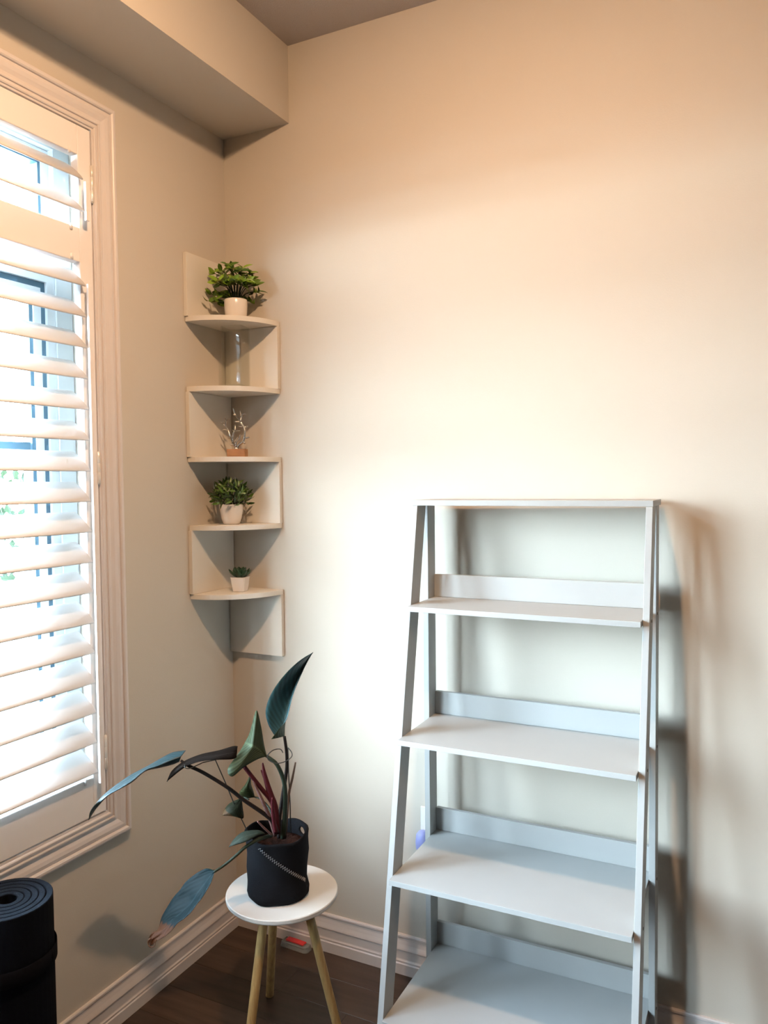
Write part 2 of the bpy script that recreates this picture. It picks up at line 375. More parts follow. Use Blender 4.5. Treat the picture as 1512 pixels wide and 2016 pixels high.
# shutters: three hinged panels
def louver_mesh(L):
    bm = bmesh.new(); n = 16; poly = []
    for i in range(n):
        a = 2*math.pi*i/n; c_, s_ = math.cos(a), math.sin(a)
        poly.append((.0445*abs(c_)**.9*math.copysign(1, c_), .0058*abs(s_)**.8*math.copysign(1, s_)))
    prism(bm, poly, 0, -L, lambda u, v, t: (u, t, v))
    me = bpy.data.meshes.new('louver'); bmesh.ops.recalc_face_normals(bm, faces=bm.faces[:]); bm.to_mesh(me); bm.free(); me.materials.append(M_shut)
    for p in me.polygons: p.use_smooth = len(p.vertices) == 4
    return me
TILT = R_(40)
pw = (WY0-.006-(WY1+.006))/3
lv = louver_mesh(pw-.004-.094)
labels = ['white louvred shutter panel hinged nearest the room corner', 'white louvred shutter panel in the middle of the window', 'white louvred shutter panel farthest from the room corner']
for i in range(3):
    sy = WY0-.004-i*pw
    t = thing('plantation_shutter', labels[i], 'shutter', (0, sy, WZ0))
    zb, zt_ = .004, WZ1-WZ0-.004; wdt = pw-.004
    S = .046; x0, x1 = -.016, .012
    def P(name, *a, m=M_shut, bevel=.0025): return build(name, bx(*a), m, t, bevel=bevel)
    P('stile', x0, x1, -S, 0, zb, zt_); P('stile', x0, x1, -wdt, -wdt+S, zb, zt_)
    P('bottom_rail', x0, x1, -wdt+S, -S, zb, .768-WZ0); P('divider_rail', x0, x1, -wdt+S, -S, 2.212-WZ0, 2.307-WZ0); P('top_rail', x0, x1, -wdt+S, -S, 2.505-WZ0, zt_)
    zs = [2.146-.0855*k for k in range(17)] + [2.4375, 2.350]
    for zl in zs:
        zl = zl+.007*(1.6-zl)
        o = bpy.data.objects.new('louver', lv); COL.objects.link(o); o.parent = t
        o.location = (-.002, -S-.001, zl+.0300-WZ0); o.rotation_euler = (0, TILT, 0)
    for (a, b) in ((.755, 2.150), (2.322, 2.427)):
        P('tilt_rod', .0335, .0415, -S-.001, -S+.0115, a-WZ0, b-WZ0, bevel=.001)
    for (a, b) in ((2.3885, 2.489), (1.60, 1.69), (.778, .875)):
        bm = bmesh.new(); lathe(bm, [(0, a-.004-WZ0), (.0035, a-WZ0), (.0045, a+.001-WZ0), (.0045, a+.031-WZ0), (.0038, a+.032-WZ0), (.0045, a+.033-WZ0), (.0045, b-.033-WZ0), (.0038, b-.032-WZ0), (.0045, b-.031-WZ0), (.0045, b-WZ0), (0, b+.002-WZ0)], 12, (.0150, 0.0, 0))
        build('hinge', bm, M_hinge, t, smooth=True)
    for (zc, y_) in ((2.508, -.075), (2.302, -.075), (2.222, -.075), (.763, -.075)):
        bm = bmesh.new(); tube(bm, [(.0125, y_, zc-WZ0-.008), (.0125, y_, zc-WZ0+.008)], .004, 10); build('catch', bm, M_shut, t, smooth=True)

# ------------------------------------------------------------ outside the window
struct(build('ground_outside', bx(-40, -.6, -30, 30, -.6, -.5), M_ground), 'paving outside the window, sunlit brightness put into its colour')
def hedge(x, y, sx, sy, h, label, seed):
    rnd = random.Random(seed); bm = bmesh.new()
    for k in range(900):
        a = rnd.uniform(0, 6.283); r_ = math.sqrt(rnd.random()); z = h*rnd.random()
        p = Vector((sx*r_*math.cos(a), sy*r_*math.sin(a)*(1-.3*z/h), z)); s = rnd.uniform(.10, .2)
        e = Euler((rnd.uniform(0, 6), rnd.uniform(0, 6), rnd.uniform(0, 6))).to_matrix()
        v = [bm.verts.new(p+e@Vector(q)*s) for q in ((-.5, 0, 0), (0, -.35, .12), (.6, 0, 0), (0, .35, .12))]; bm.faces.new(v)
    t = thing('hedge', label, 'hedge', (x, y, -.5))
    build('foliage', bm, mat('hedge_leaf', (.011, .019, .010), .7, spec=.05, var=.5, vscale=3), t)
    bm = bmesh.new()
    for k in range(3): tube(bm, [(rnd.uniform(-.2, .2), rnd.uniform(-.5, .5), 0), (rnd.uniform(-.3, .3), rnd.uniform(-.8, .8), h*.8)], [.05, .02], 6)
    build('branches', bm, mat('hedge_wood', (.03, .02, .012), .8), t)
hedge(-9, 7.2, 1.1, 4.2, 2.30, 'pale green hedge outside, seen between the shutter slats', 3)

# ------------------------------------------------------------ ceiling lamp (just outside the frame, lights the room)
lt = thing('ceiling_light', 'round flush ceiling lamp with a warm bulb', 'lamp', (LAMP_POS[0], LAMP_POS[1], H))
bm = bmesh.new(); lathe(bm, [(0, 0), (.06, 0), (.06, -.006), (.05, -.010), (0, -.010)], 32); build('base', bm, M_plate, lt, smooth=False)
ld = bpy.data.lights.new('bulb_light', 'AREA'); ld.shape = 'DISK'; ld.size = .09; ld.energy = LAMP_DOWN; ld.color = LAMP_COL
lo = bpy.data.objects.new('bulb_light', ld); COL.objects.link(lo); lo.parent = lt; lo.location = (0, 0, LAMP_POS[2]-H)
ld = bpy.data.lights.new('bulb_glow', 'POINT'); ld.energy = LAMP_POWER; ld.color = LAMP_COL; ld.shadow_soft_size = .028
lo = bpy.data.objects.new('bulb_glow', ld); COL.objects.link(lo); lo.parent = lt; lo.location = (0, 0, LAMP_POS[2]-H-.030)

# ------------------------------------------------------------ corner shelf
R0 = .222; TH = .0155; ST = .0165
ZB = [2.128, 1.8993, 1.6680, 1.4419, 1.2132]
cs = thing('corner_shelf', 'white zigzag corner shelf with five quarter-round boards in the room corner', 'shelf', (0, 0, 0))
for k, z in enumerate(ZB):
    bm = bmesh.new(); n = 24; e = .0022
    poly = [(e, -e), (R0, -e)] + [(e+(R0-e)*math.cos(a), -e-(R0-e)*math.sin(a)) for a in [math.pi/2*i/n for i in range(n+1)]][1:]
    prism(bm, poly, z, z+ST, lambda u, v, t_: (u, v, t_))
    build('shelf_board', bm, M_corner, cs, bevel=.0008)
def side(which, z0, z1):
    if which == 'L': b = bx(.0005, TH, -R0-.004, -.0030, z0, z1)
    else: b = bx(.0030, R0+.001, -TH, -.0005, z0, z1)
    build('side_panel', b, M_corner, cs, bevel=.0008)
g = .0004
side('L', ZB[0]+ST+g, 2.352); side('R', ZB[1]+ST+g, ZB[0]-g); side('L', ZB[2]+ST+g, ZB[1]-g)
side('R', ZB[3]+ST+g, ZB[2]-g); side('L', ZB[4]+ST+g, ZB[3]-g); side('R', .999, ZB[4]-g)
ZT = [z+ST for z in ZB]

# ------------------------------------------------------------ small shelf plants
def leaf_mesh(name, L, W, m, curl=.15, seg=4):
    bm = bmesh.new(); rows = []
    for i in range(seg+1):
        t = i/seg; wv = W*math.sin(math.pi*(t*.93+.05))**.8*(1-.25*t) if 0 < i < seg else .0008
        zc = -curl*L*t*t
        rows.append([bm.verts.new((L*t, s*wv/2, zc+abs(s)*wv*.18)) for s in (-1, 0, 1)])
    for a, b in zip(rows, rows[1:]):
        for k in range(2): bm.faces.new((a[k], a[k+1], b[k+1], b[k]))
    me = bpy.data.meshes.new(name); bm.to_mesh(me); bm.free(); me.materials.append(m)
    for p in me.polygons: p.use_smooth = True
    return me
def leafobj(me, p, d, roll, parent, s=1.0, nrm=None):
    o = bpy.data.objects.new('leaf', me); COL.objects.link(o); o.parent = parent; o.location = p; o.scale = (s, s, s)
    X = d.normalized(); N = Vector(nrm) if nrm else Vector((0, 0, 1)); N = N-X*N.dot(X)
    if N.length < .05: N = X.orthogonal()
    N.normalize(); Y = N.cross(X)
    o.rotation_euler = (Matrix((X, Y, N)).transposed() @ Euler((roll, 0, 0)).to_matrix()).to_euler(); return o

# bushy plant on the top board
t = thing('potted_plant', 'bushy bright green faux plant in a round white pot on the top shelf board', 'plant', (.1105, -.0925, ZT[0]+.0005))
bm = bmesh.new(); lathe(bm, [(0, .0), (.031, 0), (.0335, .004), (.037, .022), (.0388, .046), (.0385, .064), (.0372, .067), (.036, .064), (.036, .058), (0, .058)], 40)
build('pot', bm, M_ceramic, t, smooth=True)
rnd = random.Random(21); bs = bmesh.new()
LA = [leaf_mesh('leaf', .038, .020, M_sl1, .12), leaf_mesh('leaf', .036, .013, M_sl1o, .3)]
def clampc(p, base):
    # keep foliage inside the corner
    wx = base[0]+p.x; wy = base[1]+p.y
    if wx < .02: p.x += .02-wx
    if wy > -.02: p.y += -.02-wy
    return p
for k in range(34):
    az = k*2.39996; f = math.sqrt((k+.5)/34)
    reach = .030+.060*f; top = .118+.062*(1-f)+rnd.uniform(-.008, .012)
    if f > .62: top -= .022+.045*rnd.random()
    if math.cos(az-R_(-55)) > .1: top = max(top, .118); reach *= .8
    tip = Vector((reach*math.cos(az), reach*math.sin(az), top)); tip = clampc(tip, (.1105, -.0925))
    mid = Vector((tip.x*.45, tip.y*.45, .058+(top-.058)*.75))
    tube(bs, [(tip.x*.12, tip.y*.12, .055), mid, tip], [.0016, .0014, .001], 5, smooth=3)
    d0 = (tip-mid).normalized()
    for j in range(6):
        a2 = j*2.1+rnd.random(); sp = Vector((math.cos(a2), math.sin(a2), rnd.uniform(-.35, .5)))
        dd = (d0*.5+sp).normalized(); base = tip.lerp(mid, [0, .0, .0, .35, .35, .7][j])
        end = base+dd*.036
        if .1105+end.x < .018 or -.0925+end.y > -.018: dd = Vector((abs(dd.x), -abs(dd.y), dd.z))
        leafobj(LA[1] if rnd.random() < .17 else LA[0], base, dd, rnd.uniform(-.35, .35), t, rnd.uniform(.75, 1.05), d0+Vector((.25, -.4, .1)))
build('stems', bs, M_stem, t, smooth=True)
# boxwood on the fourth board
t = thing('potted_plant', 'dense ball-shaped faux boxwood in a tapered white pot below the wood-based ornament', 'plant', (.090, -.110, ZT[3]+.0005))
bm = bmesh.new(); lathe(bm, [(0, 0), (.0245, 0), (.0275, .002), (.034, .020), (.0385, .046), (.0398, .066), (.0392, .0675), (.0378, .064), (.0375, .058), (0, .058)], 40)
build('pot', bm, M_ceramic, t, smooth=True)
LB = [leaf_mesh('leaf', .027, .0095, M_sl2, .25), leaf_mesh('leaf', .024, .0085, M_sl2, .5)]
bs = bmesh.new(); N = 230
for k in range(N):
    zf = 1-1.28*(k+.5)/N; az = k*2.39996; rr = math.sqrt(max(0, 1-zf*zf))
    n_ = Vector((rr*math.cos(az), rr*math.sin(az), zf))
    sh = [1.0, .72][k % 3 == 2]
    p = Vector((n_.x*.056*sh, n_.y*.056*sh, .085+n_.z*.054*sh)); p = clampc(p, (.090, -.110))
    dd = n_*.6+Vector((rnd.uniform(-.7, .7), rnd.uniform(-.7, .7), rnd.uniform(-.3, .9)))
    end = p+dd.normalized()*.027
    if .09+end.x < .018 or -.11+end.y > -.018: dd = Vector((abs(dd.x), -abs(dd.y), dd.z))
    leafobj(LB[k % 2], p, dd, rnd.uniform(-.5, .5), t, rnd.uniform(.8, 1.2), n_)
    if k % 5 == 0: tube(bs, [(n_.x*.012, n_.y*.012, .056), p], [.0013, .001], 4)
build('stems', bs, M_stem, t)
# succulent on the lowest board
t = thing('succulent', 'small dark green rosette succulent in a square white pot on the lowest shelf board', 'plant', (.110, -.095, ZT[4]+.0005), R_(13))
bm = bmesh.new()
def sq(h, z, n=6, r=.006):
    v = []
    for cx, cy, a0 in ((1, 1, 0), (-1, 1, 90), (-1, -1, 180), (1, -1, 270)):
        for i in range(n):
            a = R_(a0+90*i/(n-1)); v.append(bm.verts.new((cx*(h-r)+r*math.cos(a), cy*(h-r)+r*math.sin(a), z)))
    return v
rings = [sq(h, z) for h, z in ((.0190, 0), (.0205, .0015), (.0230, .018), (.0255, .044), (.0265, .0475), (.0255, .049), (.0240, .048), (.0235, .043))]
for a, b in zip(rings, rings[1:]):
    for i in range(len(a)): bm.faces.new((a[i], a[(i+1) % len(a)], b[(i+1) % len(a)], b[i]))
bm.faces.new(rings[0][::-1]); bm.faces.new(rings[-1])
build('pot', bm, M_ceramic, t, bevel=0)
def succ_leaf():
    bm = bmesh.new(); rows = []
    for i, (x, wv, z, th) in enumerate(((0, .007, 0, .003), (.010, .016, .001, .004), (.020, .022, .004, .004), (.029, .016, .009, .003), (.035, .001, .016, .0008))):
        rows.append([bm.verts.new((x, yy*wv/2, z+(abs(yy)**2)*.003+(dz*th))) for yy, dz in ((-1, 0), (-.5, .35), (0, .45), (.5, .35), (1, 0), (.5, -.45), (0, -.6), (-.5, -.45))])
    for a, b in zip(rows, rows[1:]):
        for k in range(8): bm.faces.new((a[k], a[(k+1) % 8], b[(k+1) % 8], b[k]))
    bm.faces.new(rows[0][::-1]); bm.faces.new(rows[-1])
    bmesh.ops.recalc_face_normals(bm, faces=bm.faces[:])
    me = bpy.data.meshes.new('leaf'); bm.to_mesh(me); bm.free(); me.materials.append(M_succ)
    for p in me.polygons: p.use_smooth = True
    return me
sl = succ_leaf()
for ring, (cnt, el, s, z0) in enumerate(((8, 12, 1.12, .047), (8, 36, .92, .049), (6, 58, .72, .051), (4, 76, .5, .052))):
    for j in range(cnt):
        a = 2*math.pi*(j+.5*ring)/cnt+.2
        o = bpy.data.objects.new('leaf', sl); COL.objects.link(o); o.parent = t
        o.location = (.004*math.cos(a), .004*math.sin(a), z0); o.rotation_euler = (0, -R_(el), a); o.scale = (s, s, s)

# glass vase on the second board
t = thing('glass_vase', 'tall clear square glass vase on the second shelf board from the top', 'vase', (.1080, -.0950, ZT[1]+.0006), R_(12))
bm = bmesh.new()
def rsq(bm, h, z, r, n=5):
    v = []
    for cx, cy, a0 in ((1, 1, 0), (-1, 1, 90), (-1, -1, 180), (1, -1, 270)):
        for i in range(n):
            a = R_(a0+90*i/(n-1)); v.append(bm.verts.new((cx*(h-r)+r*math.cos(a), cy*(h-r)+r*math.sin(a), z)))
    return v
hs = .0370
rr = [rsq(bm, hs-.002, 0, .004), rsq(bm, hs, .002, .005), rsq(bm, hs, .2035, .005), rsq(bm, hs-.0012, .205, .0045), rsq(bm, hs-.003, .2035, .0035), rsq(bm, hs-.0032, .011, .0035)]
for a, b in zip(rr, rr[1:]):
    for i in range(len(a)): bm.faces.new((a[i], a[(i+1) % len(a)], b[(i+1) % len(a)], b[i]))
bm.faces.new(rr[0][::-1]); bm.faces.new(rr[-1])
build('vessel', bm, M_clear, t)

# silver coral ornament on the third board
DC = 2.655
base = on(467, 900, 2, ZT[2]+.0005)
base = at(467.5, 903, DC); base.z = ZT[2]+.0005
t = thing('coral_ornament', 'silver branching coral ornament on a small wooden block on the middle shelf board', 'ornament', base, R_(20))
bm = bx(-.0315, .0315, -.018, .018, 0, .0275); build('block', bm, M_block, t, bevel=.0012)
inv = (Matrix.Translation(base) @ Euler((0, 0, R_(20))).to_matrix().to_4x4()).inverted()
Q = lambda x, y, dd=0: inv @ at(420+x/14.4, 780+y/14.4, DC+dd)
B0 = [
 ([(650,1545),(660,1490),(590,1390),(540,1290),(500,1180),(450,1060),(420,960),(350,860),(280,790),(215,740)], .0042, .0018),
 ([(425,965),(330,950),(240,945)], .0026, .0022), ([(360,880),(345,780),(360,690),(320,600)], .0026, .0018), ([(358,700),(460,620)], .0024, .0016),
 ([(500,1185),(400,1170)], .0026, .0018), ([(585,1385),(470,1370)], .0028, .0016), ([(280,790),(265,730)], .002, .0014),
 ([(680,1545),(680,1490),(740,1370),(850,1290),(885,1160),(890,1000),(880,900),(820,800),(770,720),(720,640),(650,560),(560,510)], .0042, .0018),
 ([(880,890),(980,850)], .003, .0018), ([(850,870),(710,840)], .003, .0018), ([(765,705),(790,600),(760,420)], .0032, .0016), ([(785,590),(850,510),(940,510)], .0026, .0018),
 ([(690,620),(600,480),(560,340)], .0026, .0014), ([(888,1175),(950,1185),(1020,1165)], .0028, .002), ([(840,1295),(900,1340)], .0028, .0022), ([(780,730),(610,720)], .0022, .0016),
 ([(640,1440),(640,1320),(720,1220),(770,1090)], .003, .0016), ([(560,1300),(555,1180),(570,1060),(620,990),(760,980)], .003, .0018), ([(595,1010),(545,950)], .0024, .0016), ([(625,985),(620,810)], .0026, .0014), ([(600,1300),(640,1240),(690,1160)], .002, .0014)]
bm = bmesh.new(); rr_ = random.Random(4)
for pts, r0, r1 in B0:
    n = len(pts); zz = rr_.uniform(-.006, .006) if n < 5 else 0
    P3 = [Q(x, y, zz*(i/(n-1))+(.004*math.sin(i) if n > 5 else 0)) for i, (x, y) in enumerate(pts)]
    tube(bm, P3, [1.2*(r0+(r1-r0)*i/(n-1)) for i in range(n)], 8, smooth=3)
build('coral', bm, M_silver, t, smooth=True)

# ------------------------------------------------------------ ladder bookshelf
LTH = .0093
ls = thing('ladder_shelf', 'grey ladder bookshelf with a narrow top and widening shelves against the back wall', 'bookshelf', (.8174, -.5196, 0), LTH)
W = .630; TL = .0165; A0, B0_ = .3251, -.1902
fy = lambda z: A0+B0_*(1.5-z)
ZTOP = 1.5429; TT = .0156
def leg_front(x0, x1):
    bm = bmesh.new(); zt = ZTOP-TT-.0004; d = .0625
    v = [bm.verts.new(p) for p in ((x0, fy(0), 0), (x1, fy(0), 0), (x1, fy(0)+d, 0), (x0, fy(0)+d, 0), (x0, fy(zt), zt), (x1, fy(zt), zt), (x1, fy(zt)+d, zt), (x0, fy(zt)+d, zt))]
    for f in ((0,3,2,1),(4,5,6,7),(0,1,5,4),(1,2,6,5),(2,3,7,6),(3,0,4,7)): bm.faces.new([v[i] for i in f])
    build('front_leg', bm, M_ladder, ls, bevel=.0008)
leg_front(-TL, 0); leg_front(W, W+TL)
for x0, x1 in ((-TL, 0), (W, W+TL)): build('back_leg', bx(x0, x1, .4053, .4621, 0, ZTOP-TT-.0004), M_ladder, ls, bevel=.0008)
build('top_board', bx(-.0178, W+.0175, .3309, .4931, ZTOP-TT, ZTOP), M_ladder, ls, bevel=.0008)
sh = [(1.2476, .2463), (.8897, .1773), (.5292, .1142), (.1717, .0638)]
for z, ys in sh:
    build('shelf_board', bx(.0006, W-.0006, ys, .4600, z-.0145, z), M_ladder, ls, bevel=.0008)
    build('back_rail', bx(.0006, W-.0006, .4524, .4660, z+.0004, z+.0683), M_ladder, ls, bevel=.0008)
    for x in (-TL-.0003, W+TL+.0003):
        for yq in (fy(z)+.035, .434):
            bm = bmesh.new(); sx = -1 if x < 0 else 1
            tube(bm, [(x-sx*.001, yq, z-.007), (x+sx*.0006, yq, z-.007)], .004, 10); build('screw_cap', bm, M_dark, ls)

# ------------------------------------------------------------ stool
SX, SY, SZ = .5015, -.4467, .45
st = thing('stool', 'round white-topped side stool on three splayed wooden legs', 'stool', (SX, SY, 0))
bm = bmesh.new(); rs = .1565
lathe(bm, [(0, SZ), (rs-.002, SZ), (rs, SZ-.002), (rs, SZ-.0105), (rs-.003, SZ-.0145), (0, SZ-.0145)], 72); build('seat', bm, M_seat, st)
def leg(a, f):
    a = Vector(a)-Vector((SX, SY, 0)); f = Vector(f)-Vector((SX, SY, 0)); a.z = SZ-.0148; f.z = .0
    d = (a-f).normalized()
    bm = bmesh.new(); n = 20; R1, R2 = .0128, .0125
    top = [bm.verts.new((a.x+R1*math.cos(2*math.pi*i/n), a.y+R1*math.sin(2*math.pi*i/n), a.z)) for i in range(n)]
    lo_ = [bm.verts.new((f.x+R2*math.cos(2*math.pi*i/n), f.y+R2*math.sin(2*math.pi*i/n), 0)) for i in range(n)]
    for i in range(n): bm.faces.new((lo_[i], lo_[(i+1) % n], top[(i+1) % n], top[i]))
    bm.faces.new(top); bm.faces.new(lo_[::-1]); build('leg', bm, M_oak, st, bevel=.001)
leg(on(521, 1795, 2, .435), on(480, 2135, 2, 0)); leg(on(606, 1790, 2, .435), on(677, 2072, 2, 0)); leg(on(541, 1735, 2, .435), on(531, 1960, 2, 0))

# ------------------------------------------------------------ big potted plant on the stool
PC = Vector((.4995, -.4640, SZ+.0006))
pp = thing('potted_philodendron', 'dark-leaved philodendron in a charcoal fabric pot on the white stool', 'plant', PC)
PI_ = Matrix.Translation(-PC)
A = lambda x, y, d: PI_ @ at(x, y, d)
PR = .0845; PH = .176
def potr(r, z, a):
    if r < .01: return r, z
    h = max(0, min(1, z/PH))
    sqf = 1/max(abs(math.cos(a-R_(33))), abs(math.sin(a-R_(33))))
    q = (1-h)**2*.16
    rr = r*(1-q)+r*min(sqf, 1.22)*q*.98
    rr += .0024*math.sin(3*a+9*h)*(1-h*.3)+.0016*math.sin(7*a-14*h)*(1-h)+.0022*math.sin(2*a+1)
    zz = z+(.006*math.sin(2*a+.4)+.003*math.sin(5*a))*h**3
    return rr, zz
bm = bmesh.new()
prof = [(0, 0), (.060, 0), (.076, .001), (.0815, .008), (.0835, .022), (.081, .045), (.0825, .08), (.084, .12), (.0845, .155), (.0862, .165), (.0875, .172), (.0862, .1775), (.0835, .1785), (.0812, .176), (.0798, .168), (.0795, .15), (.078, .10), (.073, .05), (0, .045)]
lathe(bm, prof, 96, fn=potr)
pot = build('fabric_pot', bm, M_felt, pp, smooth=True)
# grip hole punched through the pot wall
bmc = bmesh.new(); ha = R_(60)
dirn = Vector((math.cos(ha), math.sin(ha), 0)); tn = Vector((-dirn.y, dirn.x, 0))
r1 = [bmc.verts.new(dirn*.065+tn*.0155*math.cos(2*math.pi*i/24)+Vector((0, 0, .1555+.0105*math.sin(2*math.pi*i/24)))) for i in range(24)]
r2 = [bmc.verts.new(v.co+dirn*.04) for v in r1]
for i in range(24): bmc.faces.new((r1[i], r1[(i+1) % 24], r2[(i+1) % 24], r2[i]))
bmc.faces.new(r1[::-1]); bmc.faces.new(r2); bmesh.ops.recalc_face_normals(bmc, faces=bmc.faces[:])
cm = bpy.data.meshes.new('cut'); bmc.to_mesh(cm); bmc.free(); co = bpy.data.objects.new('cut', cm); COL.objects.link(co); co.location = PC
bo = pot.modifiers.new('hole', 'BOOLEAN'); bo.object = co; bo.operation = 'DIFFERENCE'; bo.solver = 'EXACT'
bpy.context.view_layer.update()
dg = bpy.context.evaluated_depsgraph_get(); newme = bpy.data.meshes.new_from_object(pot.evaluated_get(dg))
pot.modifiers.clear(); pot.data = newme; bpy.data.objects.remove(co)
# zigzag stitching
a1, z1, a2, z2 = R_(-91), .166, R_(6), .050; pts = []
N = 50
for i in range(N+1):
    f = i/N; a = a1+(a2-a1)*f; z = z1+(z2-z1)*f
    off = .0042*(1 if i % 2 else -1); z += off*.85; a += off*.55/PR
    r_ = .0835 if z < .12 else .0848
    import bisect
    zs_ = [p[1] for p in prof[2:12]]; rs_ = [p[0] for p in prof[2:12]]
    k = max(1, min(len(zs_)-1, bisect.bisect(zs_, z))); ff = (z-zs_[k-1])/(zs_[k]-zs_[k-1]); r_ = rs_[k-1]+(rs_[k]-rs_[k-1])*ff
    rr_2, zz2 = potr(r_, z, a); pts.append((( rr_2+.0006)*math.cos(a), (rr_2+.0006)*math.sin(a), zz2))
bm = bmesh.new(); tube(bm, pts, .0008, 5); o = build('stitching', bm, M_stitch, pp); o.parent = pot
bm = bmesh.new(); rs3 = random.Random(9)
lathe(bm, [(0, .139), (.02, .141), (.04, .139), (.06, .140), (.0765, .138), (.077, .12), (0, .12)], 40, fn=lambda r, z, a: (r, z+rs3.uniform(-.004, .004) if r < .07 else z))
build('soil', bm, M_soil, pp, smooth=True)

def big_leaf(rows, top, und, k=5, n=4, bulge=.0, flip=False, name='leaf'):
    """rows: [(L,M,R)] each (px,py,depth), base to tip"""
    cols = []
    for c in range(3):
        pts = [A(*r_[c]) for r_ in rows]; cols.append(spline(pts, 0, k)[0])
    m = len(cols[0]); bm = bmesh.new(); uvl = bm.loops.layers.uv.new('UVMap'); grid = []
    for i in range(m):
        L, M_, Rr = cols[0][i], cols[1][i], cols[2][i]; row = []
        for j in range(-n, n+1):
            f = abs(j)/n; e = L if j < 0 else Rr
            p = M_.lerp(e, f)
            nv = -FW
            p = p + nv*bulge*math.sin(math.pi*f)
            row.append((bm.verts.new(p), j/n, i/(m-1)))
        grid.append(row)
    for a, b in zip(grid, grid[1:]):
        for j in range(2*n):
            q = [a[j], a[j+1], b[j+1], b[j]]
            if flip: q = q[::-1]
            f = bm.faces.new([v[0] for v in q])
            for lp, v in zip(f.loops, q): lp[uvl].uv = (v[1], v[2])
    o = build(name, bm, None, pp, smooth=True, mats=[top, und])
    s = o.modifiers.new('thick', 'SOLIDIFY'); s.thickness = .0007; s.offset = -1; s.material_offset = 1; s.material_offset_rim = 1
    return o
# tall upright leaf
big_leaf([((539,1446,2.165),(560,1449,2.17),(534,1455,2.12)), ((528,1426,2.165),(561,1430,2.185),(549,1435,2.13)), ((523,1400,2.16),(565,1400,2.195),(564,1416,2.155)),
          ((533,1368,2.15),(573,1368,2.195),(576,1371,2.155)), ((556,1334,2.14),(587,1334,2.19),(588.5,1338,2.165)), ((586,1304,2.14),(602,1305,2.18),(604,1306,2.175)), ((616,1284,2.15),(616.2,1284.2,2.15),(616.4,1284.4,2.15))],
         M_lf_up, M_lf_und, bulge=.004)
# folded leaf seen from below
big_leaf([((522,1490,2.135),(524,1488,2.135),(525,1486,2.135)), ((507,1495,2.11),(514,1479,2.13),(520,1466,2.14)), ((481,1510,2.08),(505,1472,2.12),(514,1430,2.14)),
          ((457,1529,2.05),(497,1469,2.11),(505,1398,2.14)), ((448.5,1513,2.06),(489,1464,2.13),(495,1430,2.16)), ((473,1479,2.13),(482,1462,2.16),(491,1445,2.17))],
         M_lf_und, M_lf_top, bulge=.004)
# long leaf reaching towards the window
big_leaf([((366,1477,2.11),(357,1489,2.085),(353,1500,2.085)), ((340,1481,2.115),(338,1496,2.07),(338,1506,2.08)), ((316,1493,2.105),(313,1507,2.055),(314,1512,2.07)), ((290,1508,2.09),(287,1516,2.045),(286,1519,2.055)),
          ((261,1523,2.08),(262,1536,2.025),(262,1539,2.03)), ((238,1538,2.06),(238,1551,2.01),(238,1553,2.012)), ((208,1561,2.02),(211,1566,1.997),(213,1567,1.999)), ((187,1584,1.985),(190,1588,1.990),(193,1588,1.998)), ((177.5,1599,1.970),(180.5,1601,1.978),(184,1600,1.99)), ((174.8,1614,1.97),(175,1614.3,1.973),(175.5,1614,1.978))],
         M_lf_long, M_lf_dkund, bulge=.0015, flip=True)
# brownish narrow leaf behind it
big_leaf([((468,1469,2.10),(467,1480,2.09),(466,1491,2.08)), ((458,1469,2.10),(457,1482,2.08),(456,1495,2.07)), ((431,1477,2.09),(429,1487,2.07),(427,1496,2.06)), ((398,1484,2.09),(397,1492,2.07),(396,1499,2.06)),
          ((371,1494,2.09),(371,1500,2.07),(371,1507,2.06)), ((352,1505,2.08),(353,1511,2.06),(354,1518,2.06)), ((337,1519,2.08),(338,1524,2.07),(339,1530,2.07)), ((328.5,1538,2.07),(329,1539,2.07),(329.5,1538,2.07))],
         M_lf_brn, M_lf_top, bulge=.003, flip=True)
# drooping leaf with a dead brown tip
big_leaf([((421,1714,2.03),(422,1716,2.03),(421,1720,2.03)), ((406,1710,2.06),(413,1726,2.04),(415,1738,2.01)), ((387,1719,2.07),(400,1744,2.04),(405,1756,2.0)), ((366,1736,2.07),(388,1760,2.03),(396,1770,2.0)), ((354,1752,2.06),(377,1777,2.03),(387,1781,1.99)),
          ((341,1767,2.06),(364,1790,2.02),(376,1796,1.985)), ((329,1786,2.05),(350,1803,2.01),(362,1809,1.98)), ((318,1806,2.04),(338,1812,2.0),(349,1818,1.975)), ((311,1829,2.01),(325,1828,1.99),(336,1834,1.97)), ((300,1836,1.99),(310,1842,1.98),(321,1846,1.97)),
          ((292,1850,1.98),(297,1852,1.975),(307,1853,1.97)), ((297,1863,1.975),(299,1861,1.97),(301,1862,1.97))],
         M_lf_tip, M_lf_ol, bulge=-.006, flip=True)
# curled dead end of the drooping leaf
bm = bmesh.new(); tube(bm, [A(*p) for p in ((297,1848,1.972),(292,1852,1.972),(292,1860,1.97),(297,1865,1.968),(303,1863,1.968),(306,1855,1.97),(307,1849,1.972))], [.0035,.0022,.0016,.0016,.0014,.0012,.0008], 6, smooth=4)
build('dead_leaf_tip', bm, mat('dead_brown', (.13, .055, .025), .6, var=.3, vscale=60), pp, smooth=True)['label'] = 'curled dry brown leaf tip'
# low leaf over the rim
big_leaf([((520,1639,2.10),(522,1641,2.10),(522,1642,2.10)), ((508,1634,2.10),(508,1640,2.085),(506,1646,2.08)), ((480,1637,2.09),(481,1647,2.07),(485,1657,2.06)), ((462,1650,2.085),(464,1657,2.065),(466,1663,2.06)), ((450.5,1667,2.07),(451,1667.5,2.07),(451.5,1667,2.07))],
         M_lf_lo, M_lf_lo, bulge=.003, flip=True)
